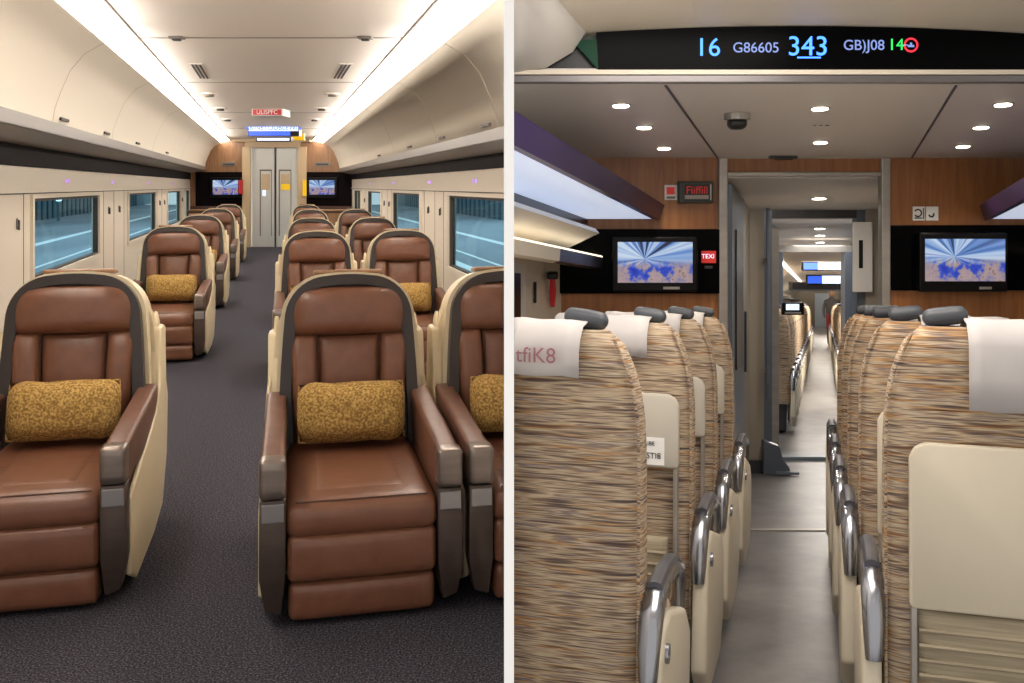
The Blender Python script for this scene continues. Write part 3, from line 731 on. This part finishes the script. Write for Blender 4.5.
t = thing('dome_camera', 'small black dome camera under the grey ceiling', 'camera', px(737,113,4.42))
build('camera_base', disc((0,0,-.03),.058,.03), 'steel', t); build('dome', rbox(0,0,-.045,.085,.085,.06,.03), 'dark', t, True)
t = thing('ceiling_sensor', 'tiny sensor dots between the middle downlights', 'sensor', px(821,125,4.7)); build('dot', disc((-.03,0,-.004),.008,.004),'greyd',t); build('dot', disc((.0,0,-.004),.008,.004),'greyd',t); build('dot', disc((.03,0,-.004),.008,.004),'greyd',t)
t = thing('door_closer', 'flat dark fitting above the doorway under the grey ceiling', 'fitting', px(783,156.5,5.68)); build('body', bbox(-.08,.08,-.02,.03,-.012,.008,.004),'greyd',t); build('cover', bbox(-.05,.05,-.025,-.015,-.02,.0,.003),'dark',t)

# corridor behind the doorway
def rb(name, a0,a1,y0,y1,e0,e1,m, st=True, bev=0):
    bm = bmesh.new(); box(bm,a0,a1,y0,y1,e0,e1,RM)
    o = recentre(build(name,bm,m)); 
    if st: S(o)
    return o
rb('wall_left', -.66,-.56,YB+.06,7.7,0,2.2,'grey1'); rb('wall_right', .46,.56,YB+.06,7.7,0,2.2,'grey1')
rb('ceiling', -.7,.7,YB+.05,7.8,2.03,2.09,'ceilr')
t = thing('door_2', None, None, RM(-.52,6.4,0)); t['kind']='structure'
def dpart(nm,a0,a1,y0,y1,e0,e1,m):
    bm = bmesh.new(); box(bm,a0,a1,y0,y1,e0,e1,RM); o = build(nm,bm,m)
    for v in o.data.vertices: v.co -= t.location
    o.parent = t; return o
dpart('door_leaf', -.555,-.525,5.85,6.75,.01,2.0,'grey2'); dpart('door_glass', -.524,-.515,6.05,6.55,.9,1.75,'dark'); dpart('handle', -.515,-.50,6.62,6.66,.85,1.25,'greyd')
# cross wall at 7.8 m with a lighter frame, then header
def cross(nm, x0,x1,y0,y1,Yd,th,m): return S(rrect(nm,x0,x1,y0,y1,Yd,-th,0,m))
cross('wall_cross', 722,764,160,474,7.72,.06,'grey1'); cross('wall_cross', 866,905,190,474,7.72,.06,'grey1')
rb('baseboard_left', -.60,-.44,7.66,7.72,0,.10,'greyd')
cross('trim_12', 763,772,208,470,7.75,.12,'grey2'); cross('trim_13', 772,779,228,466,8.3,.12,'steel'); cross('trim_12', 857,867,208,470,7.75,.12,'grey2')
cross('trim_14', 730,905,205,209,7.70,.06,'steel'); cross('trim_14', 764,868,209,218,7.76,.3,'greyd'); cross('wall_header', 726,905,160,206,7.74,.3,'ceilr')
rb('ceiling', -.7,.7,8.0,12.6,1.98,2.04,'ceilr')
rb('wall_left', -.50,-.42,8.4,9.2,0,2.0,'grey2'); rb('wall_right', .33,.42,8.4,12.4,0,2.0,'grey2')
t = thing('wall_panel', 'pale panel with dark slot on the right inside the corridor', 'panel', px(863,250,7.9))
rrect('panel_plate', 852,872,222,292,7.68,0,.02,'whitebin',t,.008); rrect('panel_slot', 858,862,240,268,7.68,.02,.026,'dark',t,.002)
cross('trim_15', 776,858,246,252,10.4,.15,'steel'); cross('trim_16', 774,783,252,400,10.4,.15,'grey2'); cross('trim_16', 845,858,252,400,10.4,.15,'grey2')
t = thing('door_guard', 'blue grey kick plate at the foot of the left corridor frame', 'kick plate', px(776,473,7.6))
A = [px(x,y,7.62) for x,y in ((763,474),(791,474),(789,467),(783,460),(779,446),(763,440))]
bm = prism([(p.x,p.z) for p in A],'y',7.6,7.68,.006); o = build('plate', bm, 'grey2'); 
for v in o.data.vertices: v.co -= t.location
o.parent = t
o = build('edge_strip', bbox(0,.17,-.03,0,-.005,.015), 'step', t)
t = thing('grab_rail', 'vertical blue grey grab rail on the left corridor frame', 'rail', px(768,300,7.6)); build('rail', tube([(0,0,-.75),(0,0,.7)],.014,8),'grey2',t,True); build('bracket', rbox(0,.05,.30,.03,.1,.03,.01),'steel',t,True); build('bracket', rbox(0,.05,-.55,.03,.1,.03,.01),'steel',t,True)
for k,(a,y,e) in enumerate(((0.0,6.9,2.03),(0,9.0,1.98),(0,9.9,1.98),(0,11.0,1.98),(0,12.0,1.98))):
    downlight(RM(a-.02,y,e), ['downlight just inside the doorway, above the corridor','first small downlight past the dark cross beam','second small downlight past the dark cross beam','third small downlight past the dark cross beam','last small downlight past the dark cross beam'][k], .045, 7 if k<3 else 0, 'downlights along the corridor')
# next carriage
Y2 = 12.8; Y3 = 56
rb('wall_left', -1.85,-1.75,Y2,Y3,0,2.3,'wallc'); rb('wall_right', 1.75,1.85,Y2,Y3,0,2.3,'wallc')
S(recentre(build('ceiling', runR(thick([(-1.8,1.75),(-1.3,2.02),(-.8,2.16),(0,2.2),(.8,2.16),(1.3,2.02),(1.8,1.75)],(0,.06)), Y2, Y3), 'ceil', None, True)))
bm = bmesh.new(); box(bm,-1.85,1.85,Y3,Y3+.1,0,2.3,RM); S(recentre(build('wall_far', bm, 'grey1')))
rb('door_3', -.4,.4,Y3-.05,Y3,0,1.9,'fardoor')
for s in (-1,1):
    o = rb('ceiling_light_strip', s*.82-.03,s*.82+.03,Y2,Y3,2.13,2.15,'strip',False); tag(o,'distant warm light strip in the next carriage, %s side' % ('left' if s<0 else 'right'),'light strip')
    o = rb('luggage_rack', *sorted((s*1.2,s*1.74)),Y2,Y3-.1,1.50,1.56,'greyd',False); tag(o,'distant dark luggage rack in the next carriage, %s side' % ('left' if s<0 else 'right'),'luggage rack')
for (x0,x1,y0,y1,Yd,lab) in ((803,844,262,271,14.5,'upper blue and white display hanging in the next carriage'),(807,842,275,285,19,'lower blue and teal display hanging further in the next carriage')):
    t = thing('ceiling_display', lab, 'display', px((x0+x1)/2,y1,Yd)); rrect('housing',x0,x1,y0,y1,Yd,-.1,0,'bezel',t)
    rrect('display_face',x0+.6,x0+15,y0+1,y1-1.6,Yd,0,.01,'dispblue',t); rrect('display_face',x0+15,x1-.6,y0+.6,y1-1.4,Yd,0,.01,'dispwhite',t)
t = thing('cross_beam', 'dark beam across the ceiling of the next carriage', 'beam', px(822,290,20)); rrect('beam_body',792,845,283,290,20,-.3,0,'greyd',t); rrect('beam_edge',792,845,289.5,291,20,-.3,.02,'step',t)
t = thing('seat_back_screen', 'small lit screen in a black case on the first left seat through the doorway', 'screen', px(791.5,310,9.6))
rrect('case',781,803,302,314.5,9.6,0,.04,'bezel',t,.006); rrect('screen_face',785,798,303.5,309.5,9.6,.04,.045,'dispwhite',t); rrect('caption',784,800,311.5,313,9.6,.04,.044,'shelfu',t)

# ------------------------------------------------------------------ striped seats, seen from behind
def make_seat(side, cover=True, tray='tray', sticker=False, name_='train_seat', hi=True, tz=(.79,1.02,.20), cvr=(.10,1.135)):
    """side: +1 aisle on the +x side"""
    root = thing(name_, '', 'seat', rot=(0,0,0))
    H = 1.235; hw = .24
    lean = Matrix.Translation((0,.02,.45)) @ Matrix.Rotation(R(5),4,'X') @ Matrix.Translation((0,-.02,-.45))
    # back cushion: rounded slab with arched shoulders
    bm = bmesh.new(); nz, nu = 26, 20; rings = []
    for j in range(nz+1):
        z = .30 + (H-.30)*j/nz
        t = max(0,(z-.92)/(H-.92)); w = hw*(1-.02*((z-.3)/.7))*1.0
        w = w*(1-.30*t**3); 
        th = .075*(1-.18*t**2)*(1 - (.55*((t-.86)/.14)**2 if t>.86 else 0))
        wz = w*(1-(.10*((t-.86)/.14)**2 if t>.86 else 0))
        cyy = .07 - .02*t
        ring = []
        for i in range(nu*2):
            a = 2*pi*i/(nu*2); ca, sa = cos(a), sin(a)
            x = wz*math.copysign(abs(ca)**.28, ca); y = cyy + th*math.copysign(abs(sa)**.55, sa)
            ring.append(bm.verts.new((x,y,z)))
        rings.append(ring)
    for a, b in zip(rings, rings[1:]):
        for i in range(len(a)): bm.faces.new((a[i],a[(i+1)%len(a)],b[(i+1)%len(a)],b[i]))
    bm.faces.new(rings[0]); bm.faces.new(rings[-1][::-1])
    build('backrest', xf(bm, lean), 'fabric', root, True)
    if hi:
        sm = []
        for q in (-1,1): sm.append(tube([(q*hw*.97*(1-.30*max(0,(z-.92)/(H-.92))**3), -.0, z) for z in [.32+.09*k for k in range(11)]],.004,6))
        build('piping', xf(merge(*sm), lean), 'fabric', root, True)
    build('seat_cushion', rbox(0,.34,.43,.47,.46,.12,.04,(0,0,.01)), 'fabric', root, True)
    build('seat_base', bbox(-.2,.2,.1,.5,.02,.37,.02), 'greyd', root)
    # side end with arm
    sx = side*.262
    pl = [(-.06,.18),(-.03,.50),(.02,.56),(.12,.57),(.40,.50),(.50,.42),(.50,.20),(.40,.10),(.05,.08)]
    build('side_panel', prism(pl,'x',*sorted((sx-side*.018,sx+side*.03)),.014,3), 'tray', root, True)
    am = [(sx,-.035,.44),(sx,-.035,.52),(sx,-.01,.585),(sx,.05,.622),(sx,.16,.635),(sx,.30,.628),(sx,.40,.60),(sx,.44,.55),(sx,.44,.48)]
    ar = build('armrest', tube(am, [.020,.026,.029,.029,.028,.027,.025,.022,.018], 12, .8), 'silver', root, True)
    build('arm_pad', tube([(sx,.04,.641),(sx,.16,.655),(sx,.30,.648),(sx,.39,.62)],.019,8,.7), 'armgrey', ar, True)
    build('pivot', xf(disc((0,0,0),.022,.012,16), Matrix.Translation((sx+side*.026,.03,.50)) @ Matrix.Rotation(pi/2,4,'Y')), 'silver', ar, True)
    # grip on the aisle shoulder
    gp = build('grip', xf(rbox(0,0,0,.105,.06,.038,.018,(0,0,.004)), Matrix.Translation((side*.09,.0,H+.024)) @ Matrix.Rotation(R(8)*side,4,'Y')), 'knob', root, True)
    build('grip_stem', bbox(side*.10-.02,side*.10+.02,.0,.04,H-.04,H+.01,.006), 'knob', gp)
    if cover:
        cx0, cx1 = sorted((side*cvr[0], -side*.21))
        bm = bmesh.new(); prof = [(-.040,cvr[1]),(-.042,(cvr[1]+1.2)/2),(-.040,1.20),(-.028,1.222),(-.0,1.247),(.05,1.253),(.10,1.240),(.135,1.205),(.145,1.14),(.145,1.05)]
        g = []
        for (y,z) in prof:
            row = []
            for k in range(9):
                x = cx0+(cx1-cx0)*k/8; row.append(bm.verts.new((x, y-.004*sin(k*1.7)*(1.27-z)*3-.004, z+.002*sin(k*2.1))))
            g.append(row)
        for a,b in zip(g,g[1:]):
            for k in range(8): bm.faces.new((a[k],a[k+1],b[k+1],b[k]))
        cv = build('headrest_cover', xf(bm, lean), 'cloth', root, True)
        m_ = cv.modifiers.new('s','SOLIDIFY'); m_.thickness = .004; m_.offset = 1
    if tray:
        z0, z1, w = tz
        tr = build('tray_table', xf(prism([(-w,z0+.01),(-w,z1-.035),(-w+.012,z1-.012),(-w+.035,z1),(w-.035,z1),(w-.012,z1-.012),(w,z1-.035),(w,z0+.01),(w-.007,z0),(-w+.007,z0)],'y',-.038,-.012,.006,2), lean), tray, root, True)
        for q in (-1,1): build('tray_bracket', xf(bbox(*sorted((q*(w-.018),q*(w-.004))),-.034,-.002,.38,z0+.012,.003), lean), 'steel', root)
        po = build('seat_pocket', xf(pad(lambda z: .165, .40,.57,.022,-.006), lean), 'pocket', root, True)
        bm = merge(*[tube([(-.16,-.032+.002*abs(q-2),.42+.035*q),(.16,-.032+.002*abs(q-2),.42+.035*q)],.005,6) for q in range(4)])
        build('pocket_pleat', xf(bm, lean), 'pocket', po)
        if sticker:
            st = build('sticker', xf(bbox(*sorted((side*.02,side*.155)),-.040,-.038,.80,.885), lean), 'white', tr)
            for (zz,s_,h_) in ((.866,'RIBE',.018),(.828,'WSTI8',.026)):
                text('sticker_text', s_, h_, 'blk', st, lean @ Vector((side*.108,-.0415,zz)), (pi/2+R(5),0,0), .0004)
    return root
def place(o, a, y, label, group='striped train seats', e=0):
    o.location = RM(a,y,e); o.rotation_euler = (PITR,0,YAWR); o['label'] = label; o['group'] = group
# left column
s1 = make_seat(1, tray=None); place(s1, -.663, 2.30, 'nearest striped seat back on the left, white cover with maroon lettering')
text('cover_text', 'tfiK8', .050, 'ink', s1, Vector((.0,-.1225,1.172)), (pi/2+R(5),0,0), .0006)
sA = make_seat(1, tray='traycool', sticker=True); place(sA, -.655, 3.15, 'second striped seat on the left, grey tray with white sticker at its lower edge')
sB = copy_tree(sA); place(sB, -.66, 3.9, 'third striped seat on the left, small tray with a white sticker, before the wood wall')
sC = copy_tree(sA); place(sC, -.665, 4.7, 'last striped seat on the left, only its aisle edge and arm showing by the doorway')
# right column
t1 = make_seat(-1, tray='tray', tz=(.575,.965,.182), cvr=(.05,1.05)); place(t1, .396, 2.30, 'nearest striped seat back on the right with large cream tray table')
for q,(a,y,lab) in enumerate(((.362,3.05,'second striped seat on the right, thin strip of its cream tray visible'),(.345,3.75,'third striped seat on the right, behind the second'),(.334,4.42,'fourth striped seat on the right, narrow sliver beside the aisle'),(.325,5.08,'fifth striped seat on the right, the one closest to the doorway'))):
    c = copy_tree(t1); place(c, a, y, lab)
# distant seats through the doorway: same build, both sides of the far aisle
far = make_seat(1, cover=False, tray=None, name_='distant_train_seat', hi=False)
far2 = make_seat(-1, cover=False, tray=None, name_='distant_train_seat', hi=False)
nf = 0
for k in range(22):
    y = 9.9 + k*.95
    o = far if k == 0 else copy_tree(far); place(o, -.56, y, 'striped seat in the long row left of the far aisle, through the doorway', 'distant seats left of the far aisle', .015)
    if k > 3:
        o = far2 if k == 4 else copy_tree(far2); place(o, .50, y, 'striped seat in the long row right of the far aisle, through the doorway', 'distant seats right of the far aisle', .015)

# passenger standing far down the aisle on the right side
p = thing('person', 'distant person in dark jacket standing at right of the far aisle', 'person', RM(.30,31,.015))
bm = bmesh.new(); 
sk = [((0,0,.95),.15),((0,0,1.15),.16),((0,0,1.35),.19),((0,0,1.47),.07),((0,0,1.52),.055),
      ((-.1,0,.9),.09),((-.1,0,.5),.065),((-.1,0,.08),.045),((-.1,-.12,.04),.04),((.1,0,.9),.09),((.1,0,.5),.065),((.1,0,.08),.045),((.1,-.12,.04),.04),
      ((-.2,0,1.38),.06),((-.25,0,1.1),.05),((-.24,-.08,.86),.035),((.2,0,1.38),.06),((.25,0,1.1),.05),((.24,-.08,.86),.035)]
vs = [bm.verts.new(c) for c,_ in sk]
for a,b in ((0,1),(1,2),(2,3),(3,4),(0,5),(5,6),(6,7),(7,8),(0,9),(9,10),(10,11),(11,12),(2,13),(13,14),(14,15),(2,16),(16,17),(17,18)): bm.edges.new((vs[a],vs[b]))
me = bpy.data.meshes.new('body'); bm.to_mesh(me); bm.free(); po = link('body', me, p, 'jacket')
md = po.modifiers.new('skin','SKIN')
for i,(c,r) in enumerate(sk): po.data.skin_vertices[0].data[i].radius = (r,r*.8)
po.modifiers.new('sub','SUBSURF').levels = 1
build('head', merge(rbox(0,0,1.63,.15,.19,.22,.07,(.01,.01,.01)), rbox(0,-.1,1.62,.025,.03,.04,.01)), 'skin', p, True)
build('hair', rbox(0,.02,1.68,.17,.20,.16,.07), 'hair', p, True)
build('scarf', rbox(-.12,-.05,.75,.12,.1,.5,.05), 'redcloth', p, True)

# ================================================================== white partition between the two carriages
KD = -.037
bm = bmesh.new()
def PM(a,y,z): return Vector((a+KD*y, y, z))
box(bm, -.009,.009, 1.8, 11.5, -1.2, 3.4, PM)
S(recentre(build('wall_partition', bm, 'part')))

# cut what would run through the partition
bpy.context.view_layer.update()
nrm = Vector((1,-KD,0)).normalized()
lo_ = 'L'
for o in [x for x in COL.objects if x.type == 'MESH']:
    if o.name.startswith('wall_partition'): continue   # FIRST: everything of the brown-seat carriage
    r = o
    while r.parent: r = r.parent
    mw = o.matrix_world
    isL = r.name in FIRST
    ds = [(mw@v.co).dot(nrm) for v in o.data.vertices]
    if not ds: continue
    lim = .011
    sgn = 1 if isL else -1
    if max(d*sgn for d in ds) <= -lim: continue
    if min(d*sgn for d in ds) >= -lim:
        bpy.data.objects.remove(o); continue
    if o.data.users > 1: o.data = o.data.copy()
    for md in list(o.modifiers):
        pass
    bm = bmesh.new(); bm.from_mesh(o.data)
    inv = mw.inverted(); pc = inv @ (nrm*(-lim*sgn)); pn = (inv.to_3x3() @ nrm)*sgn
    # direction in local space (rigid transforms only)
    g = bmesh.ops.bisect_plane(bm, geom=bm.verts[:]+bm.edges[:]+bm.faces[:], plane_co=pc, plane_no=pn, clear_outer=True)
    es = [e for e in g['geom_cut'] if isinstance(e, bmesh.types.BMEdge)]
    try: bmesh.ops.holes_fill(bm, edges=es, sides=0)
    except Exception: pass
    bm.to_mesh(o.data); bm.free()
for o in [x for x in COL.objects if x.type == 'EMPTY']:
    if not any(x.parent == o for x in COL.objects): bpy.data.objects.remove(o)

# ------------------------------------------------------------------ light
def area(name, loc, rot, sx, sy, e, col):
    L = bpy.data.lights.new(name,'AREA'); L.shape='RECTANGLE'; L.size=sx; L.size_y=sy; L.energy=e; L.color=col
    o = bpy.data.objects.new(name, L); COL.objects.link(o); o.location = loc; o.rotation_euler = rot; return o
for s in (-1,1):   # unseen lamps added under the strips to brighten the ceiling
    for y in (5, 11, 17, 23):
        d = Vector((-s*.42, 0, .9)); q = d.to_track_quat('-Z','Y')
        o = area('ceiling_fill_lamp', LM(s*1.30, y, 2.86), (0,0,0), .12, 6, 30, (1,.94,.89)); o.rotation_euler = (0, pi - s*R(25)*-1, 0)
        o.rotation_euler = (Matrix.Rotation(math.atan(-KL),4,'Z') @ Matrix.Rotation(pi + s*R(-28),4,'Y')).to_euler()
area('platform_light', LM(-6,28,5), (0,0,0), 6, 50, 1300, (.85,.94,1))
area('platform_light', LM(8,40,5), (0,0,0), 3, 50, 850, (.85,.94,1))
for y in (14,26,40): area('carriage_ceiling_light', RM(0,y,2.05), (0,0,0), 1.2, 8, 400, (1,.93,.82))
area('cabin_ceiling_light', RM(-.1,2.6,2.25), (0,0,0), .9, 1.4, 30, (1,.92,.84))
area('corridor_fill_lamp', RM(0,6.8,2.0), (0,0,0), .5, .8, 10, (1,.93,.85)); area('corridor_fill_lamp', RM(0,10.4,1.95), (0,0,0), .5, 2.5, 22, (1,.93,.85))  # added fill lamps without fittings, brightening the corridor

W = bpy.data.worlds.new('World'); SC.world = W; W.use_nodes = True
W.node_tree.nodes['Background'].inputs[0].default_value = (1,.95,.90,1); W.node_tree.nodes['Background'].inputs[1].default_value = .85

cam = bpy.data.cameras.new('camera'); co = bpy.data.objects.new('camera', cam); COL.objects.link(co); SC.camera = co
co.location = (0,0,EYE); co.rotation_euler = (pi/2,0,0)
cam.sensor_width = 36; cam.lens = 36*1000/1024; cam.shift_x = -34/1024; cam.shift_y = -(341.5-186)/1024; cam.clip_start=.05; cam.clip_end = 300
SC.view_settings.view_transform = 'Standard'; SC.view_settings.look = 'None'; SC.view_settings.exposure = .25; SC.view_settings.gamma = 1
SC.view_settings.use_curve_mapping = False
SC.cycles.use_denoising = True
SC.cycles.max_bounces = 6
